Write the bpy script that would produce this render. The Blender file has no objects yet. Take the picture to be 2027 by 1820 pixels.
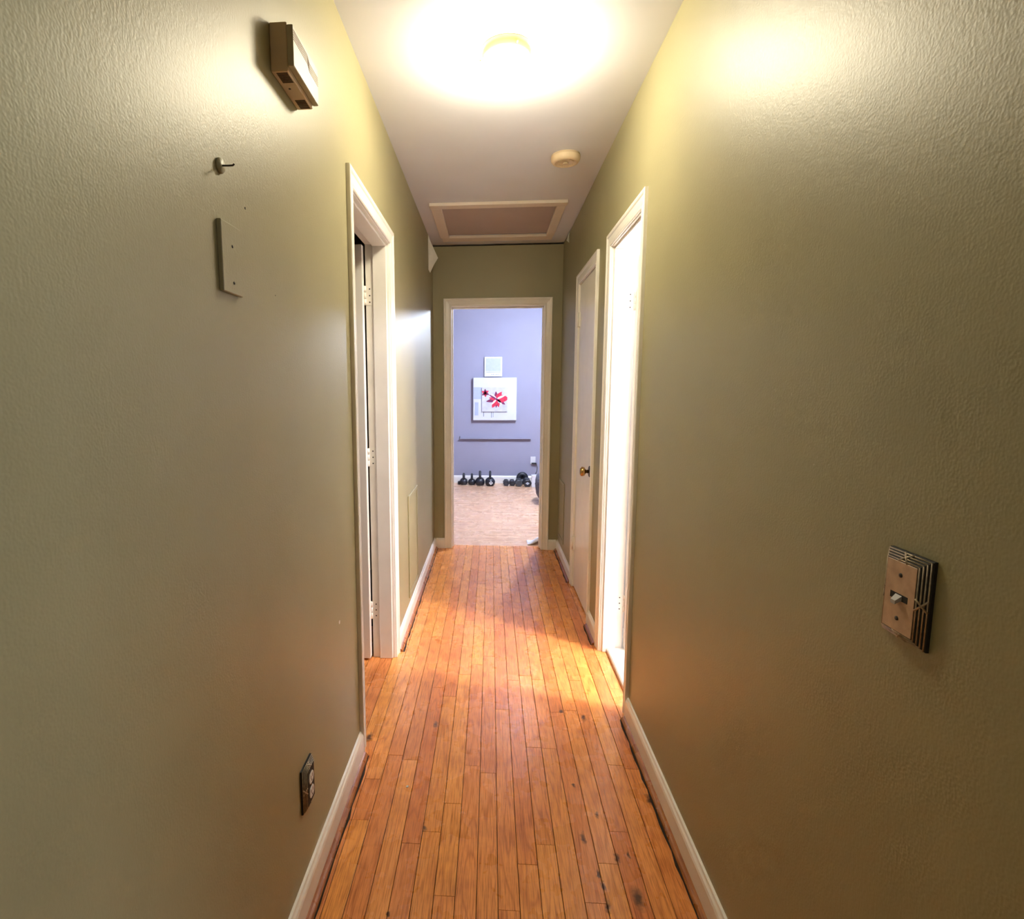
import bpy, bmesh, math, random
from mathutils import Vector, Matrix
random.seed(7)
scene = bpy.context.scene
C = scene.collection
PI = math.pi

# ------------------------------------------------------------------ camera
XL, XR, YF, H, ZC = -0.4734, 0.5666, 4.61, 2.494, 1.3436
cd = bpy.data.cameras.new('camera'); cam = bpy.data.objects.new('camera', cd); C.objects.link(cam)
scene.camera = cam
cd.sensor_fit = 'HORIZONTAL'; cd.sensor_width = 36.0
cd.lens = 1100.0 / 2027.0 * 36.0
cd.shift_x = (1013.5 - 892.3) / 2027.0
cd.clip_start = 0.02
yaw, pitch, roll = -0.0719, -0.1251, -0.0033
fw = Vector((math.sin(yaw) * math.cos(pitch), math.cos(yaw) * math.cos(pitch), math.sin(pitch)))
rt = Vector((math.cos(yaw), -math.sin(yaw), 0)); up = rt.cross(fw)
r2 = rt * math.cos(roll) + up * math.sin(roll); u2 = up * math.cos(roll) - rt * math.sin(roll)
M = Matrix((r2, u2, -fw)).transposed().to_4x4(); M.translation = Vector((0, 0, ZC))
cam.matrix_world = M

# ------------------------------------------------------------------ world, lights, exposure
w = bpy.data.worlds.new('world'); scene.world = w; w.use_nodes = True
w.node_tree.nodes['Background'].inputs[0].default_value = (0.42, 0.62, 1.0, 1)
w.node_tree.nodes['Background'].inputs[1].default_value = 0.05

def point_light(name, loc, watts, col, radius):
    l = bpy.data.lights.new(name, 'POINT'); l.energy = watts; l.color = col; l.shadow_soft_size = radius
    o = bpy.data.objects.new(name, l); o.location = loc; C.objects.link(o); return o
point_light('bathroom_lamp', (1.75, 1.97, 2.30), 70, (1.0, 0.92, 0.92), 0.09)
point_light('living_room_lamp', (0.80, 6.05, 2.24), 62, (0.70, 0.80, 1.0), 0.06)
# unseen area light added in the side room, cool light for the left wall
ld = bpy.data.lights.new('side_fill_light', 'AREA'); ld.shape = 'RECTANGLE'; ld.size = 0.9; ld.size_y = 1.2; ld.energy = 12; ld.color = (0.72, 0.85, 1.0)
lo = bpy.data.objects.new('side_fill_light', ld); C.objects.link(lo); lo.location = (2.72, -1.05, 1.45)
lo.rotation_euler = (Vector((-0.47, 0.85, 1.25)) - Vector(lo.location)).to_track_quat('-Z', 'Y').to_euler()
LAMP_STRENGTH = 31.0
LAMP_COLOR = (1.0, 0.89, 0.64)

vs = scene.view_settings
vs.view_transform = 'Standard'; vs.look = 'None'; vs.gamma = 1.0; vs.use_curve_mapping = False
vs.exposure = 1.92
scene.cycles.max_bounces = 5; scene.cycles.diffuse_bounces = 4; scene.cycles.glossy_bounces = 2; scene.cycles.adaptive_threshold = 0.03
scene.cycles.use_light_tree = False
scene.cycles.transmission_bounces = 0; scene.cycles.caustics_reflective = False; scene.cycles.caustics_refractive = False

# ------------------------------------------------------------------ materials
def srgb(r, g, b):
    f = lambda c: (c / 255 / 12.92) if c / 255 <= 0.04045 else ((c / 255 + 0.055) / 1.055) ** 2.4
    return (f(r), f(g), f(b), 1)
class NT:
    def __init__(s, name):
        s.m = bpy.data.materials.new(name); s.m.use_nodes = True
        s.t = s.m.node_tree; s.b = s.t.nodes['Principled BSDF']
    def n(s, typ, **kw):
        x = s.t.nodes.new(typ)
        for k, v in kw.items(): setattr(x, k, v)
        return x
    def l(s, a, b): s.t.links.new(a, b)
    def math(s, op, a, b=None, clamp=False):
        x = s.n('ShaderNodeMath', operation=op); x.use_clamp = clamp
        for i, v in enumerate((a, b)):
            if v is None: continue
            if isinstance(v, (int, float)): x.inputs[i].default_value = v
            else: s.l(v, x.inputs[i])
        return x.outputs[0]
    def vmath(s, op, a, b=None):
        x = s.n('ShaderNodeVectorMath', operation=op)
        for i, v in enumerate((a, b)):
            if v is None: continue
            if isinstance(v, tuple): x.inputs[i].default_value = v
            else: s.l(v, x.inputs[i])
        return x
    def noise(s, vec, scale, detail=2.0, rough=0.5):
        x = s.n('ShaderNodeTexNoise'); x.inputs['Scale'].default_value = scale
        x.inputs['Detail'].default_value = detail; x.inputs['Roughness'].default_value = rough
        if vec is not None: s.l(vec, x.inputs['Vector'])
        return x.outputs[0]
    def ramp(s, fac, stops):
        x = s.n('ShaderNodeValToRGB'); e = x.color_ramp.elements
        while len(e) < len(stops): e.new(0.5)
        for el, (p, c) in zip(e, stops): el.position = p; el.color = c
        s.l(fac, x.inputs[0]); return x.outputs[0]
    def mix(s, typ, fac, a, b):
        x = s.n('ShaderNodeMix', data_type='RGBA', blend_type=typ)
        for i, v in ((0, fac), (6, a), (7, b)):
            if isinstance(v, (int, float)): x.inputs[i].default_value = v
            elif isinstance(v, tuple): x.inputs[i].default_value = v
            else: s.l(v, x.inputs[i])
        return x.outputs[2]
    def bump(s, h, strength, dist, prev=None):
        x = s.n('ShaderNodeBump'); x.inputs['Strength'].default_value = strength
        x.inputs['Distance'].default_value = dist; s.l(h, x.inputs['Height'])
        if prev is not None: s.l(prev, x.inputs['Normal'])
        return x.outputs[0]
    def pos(s): return s.n('ShaderNodeNewGeometry').outputs['Position']

def paint(name, col, rough=0.45, var=0.06, stipple=0.35, spec=0.5, vscale=2.0, streak=True):
    t = NT(name); p = t.pos()
    a = t.noise(p, vscale, 2, 0.6)
    lo = tuple(c * (1 - var) for c in col[:3]) + (1,); hi = tuple(min(1, c * (1 + var)) for c in col[:3]) + (1,)
    t.l(t.ramp(a, [(0.3, lo), (0.7, hi)]), t.b.inputs['Base Color'])
    t.b.inputs['Roughness'].default_value = rough
    t.b.inputs['Specular IOR Level'].default_value = spec
    if stipple:
        if streak:
            v = t.vmath('MULTIPLY', p, (1.0, 1.0, 0.45)).outputs[0]
            hgt = t.math('ADD', t.math('MULTIPLY', t.noise(v, 150, 1.5, 0.6), 0.55), t.math('MULTIPLY', t.noise(p, 260, 0, 0.5), 0.5))
            t.l(t.bump(hgt, stipple, 0.0022), t.b.inputs['Normal'])
        else:
            t.l(t.bump(t.noise(p, 220, 0, 0.5), stipple * 0.5, 0.002), t.b.inputs['Normal'])
    return t.m

def plain(name, col, rough=0.5, metal=0.0, spec=0.5, var=0.05, scale=25.0):
    t = NT(name); p = t.n('ShaderNodeTexCoord').outputs['Object']
    a = t.noise(p, scale, 3)
    lo = tuple(c * (1 - var) for c in col[:3]) + (1,); hi = tuple(min(1, c * (1 + var)) for c in col[:3]) + (1,)
    t.l(t.ramp(a, [(0.3, lo), (0.7, hi)]), t.b.inputs['Base Color'])
    t.b.inputs['Roughness'].default_value = rough; t.b.inputs['Metallic'].default_value = metal
    t.b.inputs['Specular IOR Level'].default_value = spec
    return t.m

def wood(name, axis, island=False, stains=(), pale=0.0, dark=0.0):
    t = NT(name); p = t.pos()
    rnd = t.n('ShaderNodeNewGeometry').outputs['Random Per Island'] if island else t.n('ShaderNodeObjectInfo').outputs['Random']
    off = t.n('ShaderNodeCombineXYZ'); t.l(t.math('MULTIPLY', rnd, 37.0), off.inputs[0]); t.l(t.math('MULTIPLY', rnd, 91.0), off.inputs[1])
    q = t.vmath('ADD', p, off.outputs[0]).outputs[0]
    sc = (1.0, 0.035, 1.0) if axis == 'y' else (0.035, 1.0, 1.0)
    g = t.vmath('MULTIPLY', q, sc).outputs[0]
    fine = t.noise(g, 330, 3, 0.6)
    sc2 = (1.0, 0.075, 1.0) if axis == 'y' else (0.075, 1.0, 1.0)
    g2 = t.vmath('MULTIPLY', q, sc2).outputs[0]
    cath = t.noise(g2, 20, 1.0, 0.5)
    rings = t.math('ABSOLUTE', t.math('SUBTRACT', t.math('FRACT', t.math('MULTIPLY', cath, 8.0)), 0.5))
    base = t.ramp(rnd, [(0.0, (0.80, 0.300, 0.082, 1)), (0.2, (0.90, 0.375, 0.110, 1)), (0.4, (0.72, 0.250, 0.072, 1)),
                        (0.6, (0.86, 0.345, 0.105, 1)), (0.8, (0.92, 0.400, 0.098, 1)), (1.0, (0.66, 0.225, 0.068, 1))])
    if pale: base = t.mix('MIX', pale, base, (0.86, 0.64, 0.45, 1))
    c = t.mix('MULTIPLY', t.ramp(fine, [(0.36, (0.75, 0.75, 0.75, 1)), (0.54, (0, 0, 0, 1))]), base, (0.58, 0.42, 0.30, 1))
    c = t.mix('MULTIPLY', t.ramp(rings, [(0.0, (0.7, 0.7, 0.7, 1)), (0.16, (0, 0, 0, 1))]), c, (0.66, 0.50, 0.36, 1))
    wear = t.noise(p, 5.0, 4, 0.65)
    c = t.mix('MULTIPLY', t.ramp(wear, [(0.52, (0, 0, 0, 1)), (0.72, (0.75, 0.75, 0.75, 1))]), c, (0.72, 0.62, 0.55, 1))
    if stains:
        pp = t.vmath('MULTIPLY', p, (1.0, 0.42, 0.0)).outputs[0]
        nz = t.math('MULTIPLY', t.math('SUBTRACT', t.noise(p, 60, 3), 0.5), 0.02)
        acc = None
        for (sx, sy, r) in stains:
            d = t.vmath('DISTANCE', pp, (sx, sy * 0.42, 0.0)).outputs['Value']
            k = t.math('SUBTRACT', 1.0, t.math('DIVIDE', t.math('ADD', d, nz), r), clamp=True)
            acc = k if acc is None else t.math('MAXIMUM', acc, k)
        c = t.mix('MIX', t.math('MULTIPLY', acc, 1.3, clamp=True), c, (0.10, 0.036, 0.014, 1))
    if dark: c = t.mix('MULTIPLY', dark, c, (0.36, 0.30, 0.28, 1))
    t.l(c, t.b.inputs['Base Color'])
    t.l(t.math('ADD', t.math('MULTIPLY', wear, 0.20), 0.18), t.b.inputs['Roughness'])
    t.b.inputs['Specular IOR Level'].default_value = 0.5
    t.l(t.bump(fine, 0.12, 0.001), t.b.inputs['Normal'])
    return t.m

STAINS = [(-0.258, 1.264, 0.0055), (-0.216, 2.085, 0.0125), (0.345, 1.643, 0.0062), (0.285, 1.544, 0.0109), (0.307, 1.422, 0.0062),
          (0.314, 1.385, 0.0086), (0.312, 1.322, 0.0101), (0.372, 1.475, 0.0101), (0.397, 1.350, 0.0187), (0.407, 1.488, 0.0055),
          (0.301, 2.215, 0.0086), (0.388, 2.170, 0.0125), (-0.197, 1.550, 0.0070), (-0.467, 1.985, 0.0156), (0.289, 1.769, 0.0055),
          (0.55, 2.05, 0.0234), (0.53, 1.72, 0.0140)]
M_wall = paint('wall_paint_olive', (0.312, 0.282, 0.152), rough=0.46, var=0.05, stipple=0.22, spec=0.65)
M_wall_far = paint('wall_paint_lavender', (0.31, 0.305, 0.39), rough=0.7, var=0.03, stipple=0.15, spec=0.3)
M_wall_bath = paint('wall_paint_white', (0.78, 0.76, 0.76), rough=0.5, var=0.02, stipple=0.1, streak=False)
M_ceil = paint('ceiling_paint', (0.74, 0.755, 0.83), rough=0.75, var=0.03, stipple=0.12, spec=0.2, streak=False)
M_trim = paint('trim_paint_white', (0.86, 0.83, 0.77), rough=0.32, var=0.03, stipple=0.06, vscale=9, streak=False)
M_trim_worn = NT('trim_paint_chipped')
if True:
    t = M_trim_worn; p = t.pos()
    chips = t.noise(p, 42, 4, 0.7)
    low = t.n('ShaderNodeSeparateXYZ'); t.l(p, low.inputs[0])
    thr = t.math('ADD', t.math('MULTIPLY', low.outputs[2], 0.06), 0.685)
    k = t.math('GREATER_THAN', chips, thr)
    t.l(t.mix('MIX', k, (0.80, 0.77, 0.72, 1), (0.30, 0.17, 0.10, 1)), t.b.inputs['Base Color'])
    t.b.inputs['Roughness'].default_value = 0.35
    M_trim_worn = t.m
M_hatch = paint('hatch_paint', (0.78, 0.69, 0.60), rough=0.6, var=0.05, stipple=0.1, streak=False)
M_hatch_panel = paint('hatch_panel_paint', (0.50, 0.40, 0.36), rough=0.7, var=0.06, stipple=0.1, streak=False)
M_plank = wood('oak_plank', 'y')
M_plank_stained = wood('oak_plank_stained', 'y', stains=STAINS)
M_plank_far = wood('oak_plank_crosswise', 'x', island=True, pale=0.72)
M_shoe = wood('oak_shoe', 'y', dark=0.85)
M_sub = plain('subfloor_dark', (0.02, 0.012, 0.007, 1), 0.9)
M_tile = plain('bath_tile', (0.75, 0.74, 0.74, 1), 0.3)
M_marble = plain('threshold_marble', (0.72, 0.70, 0.68, 1), 0.35, var=0.08, scale=12)
M_brass = plain('brass', (0.55, 0.34, 0.12, 1), 0.25, metal=1.0)
M_darkmetal = plain('dark_rosette', (0.03, 0.025, 0.02, 1), 0.4, metal=0.6)
M_pewter = plain('aged_pewter', (0.46, 0.38, 0.28, 1), 0.38, metal=0.55, var=0.25, scale=120)
M_pewter_dark = plain('pewter_shade', (0.012, 0.010, 0.008, 1), 0.7)  # near-black: shade of the border recess and outlet plate put into the colour
M_plate = plain('plate_almond', (0.52, 0.34, 0.22, 1), 0.45, var=0.15, scale=60)
M_almond = plain('almond_plastic', (0.72, 0.60, 0.44, 1), 0.4)
M_steel = plain('screw_steel', (0.05, 0.045, 0.04, 1), 0.4, metal=0.5)
M_toggle = plain('toggle_grey', (0.35, 0.33, 0.32, 1), 0.4)
M_white = plain('white_plastic', (0.66, 0.67, 0.68, 1), 0.35)
M_black = plain('black_rubber', (0.012, 0.013, 0.018, 1), 0.45)
M_blackiron = plain('black_iron', (0.016, 0.018, 0.026, 1), 0.38, spec=0.6)
M_greyrub = plain('charcoal_rubber', (0.045, 0.05, 0.055, 1), 0.5)
M_chime = plain('chime_cream', (0.38, 0.33, 0.215, 1), 0.5)
M_smoke = plain('detector_cream', (0.68, 0.54, 0.36, 1), 0.45)
M_chime_body = plain('chime_body_cream', (0.60, 0.47, 0.30, 1), 0.5)
M_brown = plain('brown_line', (0.16, 0.09, 0.035, 1), 0.6)
M_vent = plain('vent_dark', (0.05, 0.03, 0.018, 1), 0.7)
M_paper = plain('paper_white', (0.74, 0.74, 0.68, 1), 0.8)
M_cloth = plain('cloth_white', (0.75, 0.75, 0.80, 1), 0.9)
M_tweed = plain('tweed_grey', (0.10, 0.10, 0.125, 1), 0.95, var=0.6, scale=60)
M_canvas = plain('canvas_white', (0.62, 0.64, 0.68, 1), 0.7, var=0.03, scale=8)
M_canvas_grey = plain('canvas_blue_grey', (0.40, 0.46, 0.62, 1), 0.7)
M_canvas_in = plain('canvas_inner', (0.54, 0.54, 0.62, 1), 0.7, var=0.12, scale=14)
M_red = plain('petal_red', (0.62, 0.012, 0.05, 1), 0.6, var=0.35, scale=40)
M_maroon = plain('petal_maroon', (0.17, 0.010, 0.07, 1), 0.6)
M_pale = plain('petal_white', (0.70, 0.66, 0.70, 1), 0.6)
M_pgrey = plain('panel_face_grey', (0.44, 0.50, 0.58, 1), 0.45)
M_pline = plain('panel_marks', (0.22, 0.26, 0.32, 1), 0.5)
M_hole = plain('hole_dark', (0.03, 0.025, 0.02, 1), 0.9)
M_rail = paint('rail_lavender', (0.30, 0.295, 0.38), rough=0.5, var=0.03, stipple=0.05, streak=False)
t = NT('lamp_glass'); lg = t
t.b.inputs['Base Color'].default_value = (0.9, 0.85, 0.75, 1); t.b.inputs['Roughness'].default_value = 0.3
t.b.inputs['Emission Color'].default_value = LAMP_COLOR + (1,); t.b.inputs['Emission Strength'].default_value = LAMP_STRENGTH
M_lamp = t.m
M_pan = plain('lamp_pan', (0.20, 0.14, 0.055, 1), 0.35)

# ------------------------------------------------------------------ mesh helpers
class MB:
    def __init__(s): s.bm = bmesh.new()
    def box(s, x0, x1, y0, y1, z0, z1, bevel=0.0, seg=1):
        m = Matrix.Translation(((x0 + x1) / 2, (y0 + y1) / 2, (z0 + z1) / 2)) @ Matrix.Diagonal((abs(x1 - x0), abs(y1 - y0), abs(z1 - z0), 1))
        b2 = bmesh.new(); bmesh.ops.create_cube(b2, size=1.0, matrix=m)
        if bevel: bmesh.ops.bevel(b2, geom=b2.edges[:], offset=bevel, segments=seg, affect='EDGES', profile=0.5)
        s._merge(b2); return s
    def _merge(s, b2):
        mp = {v: s.bm.verts.new(v.co) for v in b2.verts}
        for f in b2.faces:
            try:
                nf = s.bm.faces.new([mp[v] for v in f.verts]); nf.smooth = f.smooth
            except ValueError: pass
        b2.free()
    def poly(s, pts): s.bm.faces.new([s.bm.verts.new(p) for p in pts]); return s
    def prism(s, ring0, ring1, smooth=False):
        a = [s.bm.verts.new(p) for p in ring0]; b = [s.bm.verts.new(p) for p in ring1]; n = len(a)
        for i in range(n):
            f = s.bm.faces.new((a[i], a[(i + 1) % n], b[(i + 1) % n], b[i])); f.smooth = smooth
        s.bm.faces.new(a[::-1]); s.bm.faces.new(b); return s
    def lathe(s, prof, seg=32, mat=None, smooth=True):
        mat = mat or Matrix.Identity(4); rows = []
        for (r, z) in prof:
            if r < 1e-6: rows.append([s.bm.verts.new(mat @ Vector((0, 0, z)))])
            else: rows.append([s.bm.verts.new(mat @ Vector((r * math.cos(2 * PI * i / seg), r * math.sin(2 * PI * i / seg), z))) for i in range(seg)])
        for a, b in zip(rows, rows[1:]):
            for i in range(seg):
                j = (i + 1) % seg
                q = [a[i % len(a)], a[j % len(a)], b[j % len(b)], b[i % len(b)]]
                u = []
                for v in q:
                    if v not in u: u.append(v)
                if len(u) > 2:
                    f = s.bm.faces.new(u); f.smooth = smooth
        for row, rev in ((rows[0], True), (rows[-1], False)):
            if len(row) > 1: s.bm.faces.new(row[::-1] if rev else row)
        return s
    def tube(s, pts, r, seg=8, closed=False):
        pts = [Vector(p) for p in pts]; rings = []; n = len(pts); prev = None
        for i, p in enumerate(pts):
            if closed: d = pts[(i + 1) % n] - pts[i - 1]
            else: d = pts[min(i + 1, n - 1)] - pts[max(i - 1, 0)]
            d.normalize()
            ref = prev if prev is not None else (Vector((0, 0, 1)) if abs(d.z) < 0.9 else Vector((1, 0, 0)))
            u = (ref - d * ref.dot(d)).normalized(); v = d.cross(u); prev = u
            rr = r[i] if isinstance(r, (list, tuple)) else r
            rings.append([s.bm.verts.new(p + u * rr * math.cos(2 * PI * k / seg) + v * rr * math.sin(2 * PI * k / seg)) for k in range(seg)])
        m = n if closed else n - 1
        for i in range(m):
            a, b = rings[i], rings[(i + 1) % n]
            for k in range(seg):
                f = s.bm.faces.new((a[k], a[(k + 1) % seg], b[(k + 1) % seg], b[k])); f.smooth = True
        if not closed: s.bm.faces.new(rings[0][::-1]); s.bm.faces.new(rings[-1])
        return s
    def mesh(s, name):
        bmesh.ops.recalc_face_normals(s.bm, faces=s.bm.faces[:])
        me = bpy.data.meshes.new(name); s.bm.to_mesh(me); s.bm.free(); return me
    def build(s, name, mat, parent=None, label=None):
        me = s.mesh(name); me.materials.append(mat)
        o = bpy.data.objects.new(name, me); C.objects.link(o)
        if parent is not None:
            o.parent = parent; o.matrix_parent_inverse = Matrix.Translation(-parent.location)
        if label: o['label'] = label
        return o
def tag(o, label, cat, group=None, kind=None):
    o['label'] = label; o['category'] = cat
    if group: o['group'] = group
    if kind: o['kind'] = kind
    return o
def thing(name, loc, label, cat, group=None, kind=None):
    o = bpy.data.objects.new(name, None); C.objects.link(o); o.location = loc; o.empty_display_size = 0.05
    return tag(o, label, cat, group, kind)

# ------------------------------------------------------------------ the setting: shell
WT = 0.112           # wall thickness
LD0, LD1 = 1.940, 2.635     # left doorway, along y
RD0, RD1 = 2.233, 2.775     # right doorway
CD0, CD1 = 3.146, 3.730     # closet doorway
FD0, FD1 = -0.322, 0.424    # far doorway, along x
DH = 2.010                  # door head
J = 0.018                   # jamb board thickness
YS = 0.20                   # the right wall starts here; an unseen opening added before it admits the fill light
YB = -0.9                   # hall begins behind the camera
YR = YF + WT                # far-room side of the far wall
Y2 = 7.95                   # far room's back wall
GAP = 0.013  # made-up groove under the ceiling, cut to give a dark shadow line

mb = MB()
mb.box(XL - WT, XL, YB, LD0 - J, -0.02, H); mb.box(XL - WT, XL, LD0 - J, LD1 + J, DH + J, H)
def sloped_top(mb, x0, x1, y0, y1, z0, g0, g1):  # wall top lowered by a made-up gap, for a dark line at the ceiling
    r0 = [(x0, y0, z0), (x1, y0, z0), (x1, y0, H - g0), (x0, y0, H - g0)]
    r1 = [(x0, y1, z0), (x1, y1, z0), (x1, y1, H - g1), (x0, y1, H - g1)]
    mb.prism(r0, r1)
sloped_top(mb, XL - WT, XL, LD1 + J, YR, -0.02, 0.0, 0.008)
mb.box(XL - WT, XL - WT + 0.02, LD1 + J, YR, DH, H)
wl = mb.build('wall_left', M_wall); tag(wl, 'olive painted hallway wall with the doorbell box, left of the floor', 'wall', kind='structure')
mb = MB()
mb.box(XR, XR + WT, YS, RD0 - J, -0.02, H); mb.box(XR, XR + WT, RD0 - J, RD1 + J, DH + J, H)
mb.box(XR, XR + WT, RD1 + J, CD0 - J, -0.02, H)
sloped_top(mb, XR, XR + WT, CD0 - J, CD1 + J, DH + J, 0.001, 0.010)
sloped_top(mb, XR, XR + WT, CD1 + J, YR, -0.02, 0.010, 0.012)
mb.box(XR + WT - 0.02, XR + WT, CD0 - J, YR, DH + J, H)
wr = mb.build('wall_right', M_wall); tag(wr, 'olive painted hallway wall with the light switch, right of the floor', 'wall', kind='structure')
mb = MB()
mb.box(XL, FD0 - J, YF, YR, -0.02, H - GAP); mb.box(FD1 + J, XR, YF, YR, -0.02, H - GAP); mb.box(FD0 - J, FD1 + J, YF, YR, DH + J, H - GAP)
mb.box(XL - WT, XR + WT, YR - 0.02, YR, DH + J, H)
wf = mb.build('wall_end', M_wall); tag(wf, 'olive wall at the hallway end around the open doorway', 'wall', kind='structure')
mb = MB()
hx0, hx1, hy0, hy1 = -0.325, 0.410, 3.665, 4.355
mb.box(XL - WT, hx0, YB, YR, H, H + 0.08); mb.box(hx1, XR + WT, YB, YR, H, H + 0.08)
mb.box(hx0, hx1, YB, hy0, H, H + 0.08); mb.box(hx0, hx1, hy1, YR, H, H + 0.08)
ce = mb.build('ceiling', M_ceil); tag(ce, 'white hallway ceiling above the wooden floor', 'ceiling', kind='structure')

# far room shell
FX0, FX1 = -1.35, 2.7
mb = MB(); mb.box(FX0, FX1, Y2, Y2 + 0.1, -0.02, H)
o = mb.build('wall_far_room', M_wall_far); tag(o, 'lavender grey wall of the far room behind the flower picture', 'wall', kind='structure')
mb = MB(); mb.box(FX0 - 0.1, FX0, YR, Y2 + 0.1, -0.02, H); mb.box(FX1, FX1 + 0.1, YR, Y2 + 0.1, -0.02, H)
mb.box(FX0, XL - WT, YR - 0.1, YR, -0.02, H); mb.box(XR + WT, FX1, YR - 0.1, YR, -0.02, H)
o = mb.build('wall_far_room_sides', M_wall_far); tag(o, 'lavender grey side walls of the far room', 'wall', kind='structure')
mb = MB(); mb.box(FX0 - 0.1, FX1 + 0.1, YR, Y2 + 0.1, H, H + 0.08)
o = mb.build('ceiling', M_ceil); tag(o, 'white ceiling of the far room beyond the doorway', 'ceiling', kind='structure')
# bathroom shell behind the right doorway
mb = MB(); bx0, bx1, by0, by1 = XR + WT, 2.2, 0.9, 3.05
mb.box(bx1, bx1 + 0.1, by0, by1, -0.02, H); mb.box(bx0, bx1 + 0.1, by0 - 0.1, by0, -0.02, H); mb.box(bx0, bx1 + 0.1, by1, by1 + 0.1, -0.02, H)
mb.box(bx0, bx1, by0, by1, H, H + 0.08)
o = mb.build('wall_bathroom', M_wall_bath); tag(o, 'white walls of the bright room behind the right doorway', 'wall', kind='structure')
mb = MB(); mb.box(bx0 - 0.02, bx1, by0, by1, -0.02, 0.006)
o = mb.build('floor_bathroom', M_tile); tag(o, 'white tiled floor of the bright right-hand room', 'floor', kind='structure')
mb = MB(); mb.box(XR + 0.035, XR + WT + 0.02, RD0, RD1, -0.005, 0.022, 0.006)
o = mb.build('trim_threshold', M_marble); tag(o, 'white stone threshold in the right-hand doorway', 'threshold', kind='structure')
# closet shell, closed behind its door
mb = MB(); mb.box(XR + WT, XR + WT + 0.5, by1 + 0.1, 4.2, H - 0.4, H - 0.3); mb.box(XR + WT + 0.5, XR + WT + 0.6, by1 + 0.1, 4.2, -0.02, H - 0.3)
mb.box(XR + WT, XR + WT + 0.6, 4.1, 4.2, -0.02, H - 0.3); mb.box(XR + WT, XR + WT + 0.6, by1 + 0.1, 4.2, -0.06, -0.02)
o = mb.build('wall_closet', M_wall_bath); tag(o, 'white inside of the closet behind the closed door', 'wall', kind='structure')
# added side room around the fill light, and hall end behind the camera
mb = MB(); mb.box(XL - WT, 3.1, YB - 1.1, YB - 1.0, -0.02, H); mb.box(3.0, 3.1, YB - 1.0, YS, -0.02, H); mb.box(XR + WT, 3.1, YS, YS + 0.1, -0.02, H)
mb.box(XL - WT, XL, YB - 1.0, YB, -0.02, H)
o = mb.build('wall_back', M_wall); tag(o, 'olive walls of the room behind the camera', 'wall', kind='structure')
mb = MB(); mb.box(XR + WT, 3.1, YB - 1.1, YS + 0.1, H, H + 0.08); mb.box(XL - WT, XR + WT, YB - 1.1, YB, H, H + 0.08)
o = mb.build('ceiling', M_ceil); tag(o, 'white ceiling of the room behind the camera', 'ceiling', kind='structure')
mb = MB(); mb.box(XR + WT, 3.1, YB - 1.1, YS + 0.1, -0.06, -0.001); mb.box(XL - WT, XR + WT, YB - 1.1, YB, -0.06, -0.001)
o = mb.build('floor', M_plank); tag(o, 'oak floor of the room behind the camera', 'floor', kind='structure')
# dark room behind the left doorway
mb = MB(); lx0, lx1 = -2.5, XL - WT
mb.box(lx0 - 0.1, lx0, 0.9, 4.0, -0.02, H); mb.box(lx0, lx1, 0.8, 0.9, -0.02, H); mb.box(lx0, lx1, 4.0, 4.1, -0.02, H); mb.box(lx0, lx1, 0.8, 4.1, H, H + 0.08)
o = mb.build('wall_bedroom', M_wall); tag(o, 'walls of the dark room behind the left doorway', 'wall', kind='structure')

# ------------------------------------------------------------------ the floors
PW, PX0 = 0.0571, -0.316
mb = MB(); mb.box(XL - WT - 0.2, XR + WT, YB, YR, -0.06, -0.0045); mb.box(lx0, XL - WT - 0.2, 0.9, 4.0, -0.06, -0.0045)
fl = mb.build('floor', M_sub); tag(fl, 'orange oak strip floor running the length of the hallway', 'floor', kind='structure')
JO = [(1,1.490),(2,1.538),(3,1.659),(3,1.324),(-2,1.570),(7,1.439),(8,1.512),(11,1.457),(12,1.576),(10,1.330),(1,2.366),(2,2.297),(3,2.489),(4,2.593),(6,2.211),(5,1.813),(-2,1.756),(7,2.453),(8,2.495),(9,2.465),(12,2.469),(10,2.205),(11,2.221),(15,2.407),(8,1.966),(9,1.963),(13,1.885),(8,3.321),(3,4.057),(9,2.945)]
mb = MB(); mb.box(0.0008, PW - 0.0008, 0, 1, -0.018, 0.0)
bm = mb.bm
top = [e for e in bm.edges if all(abs(v.co.z) < 1e-6 for v in e.verts) and abs(e.verts[0].co.x - e.verts[1].co.x) < 1e-6]
bmesh.ops.bevel(bm, geom=top, offset=0.0010, segments=1, affect='EDGES')
plank_me = mb.mesh('plank'); plank_me.materials.append(M_plank)
def lay(k, y0, y1, width=1.0):
    o = bpy.data.objects.new('plank', plank_me); C.objects.link(o)
    o.location = (PX0 + PW * k, y0 + 0.0006, random.uniform(-0.0004, 0.0002)); o.scale = (width, y1 - y0 - 0.0012, 1)
    o.parent = fl
    xa = PX0 + PW * k
    if any(xa - r < sx < xa + PW + r and y0 - 2.4 * r < sy < y1 + 2.4 * r for sx, sy, r in STAINS):
        o.material_slots[0].link = 'OBJECT'; o.material_slots[0].material = M_plank_stained
    return o
for k in range(-14, 17):
    x0 = PX0 + PW * k
    if x0 > XR + 0.055: continue
    inroom = x0 + PW < XL - 0.02
    y0, y1 = (1.55, 3.0) if inroom else ((YB, YR - 0.02))
    if k >= 15: y1 = YR - 0.02
    fixed = sorted(y for (kk, y) in JO if kk == k and y0 < y < y1)
    cuts = []
    pts = [y0] + fixed + [y1]
    for a, b in zip(pts, pts[1:]):
        cuts.append(a)
        ln = b - a
        if ln > 1.25:
            n = max(2, int(round(ln / 0.95)))
            for i in range(1, n): cuts.append(a + ln * i / n + random.uniform(-0.16, 0.16))
    cuts.append(y1)
    for a, b in zip(cuts, cuts[1:]): lay(k, a, b)
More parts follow.
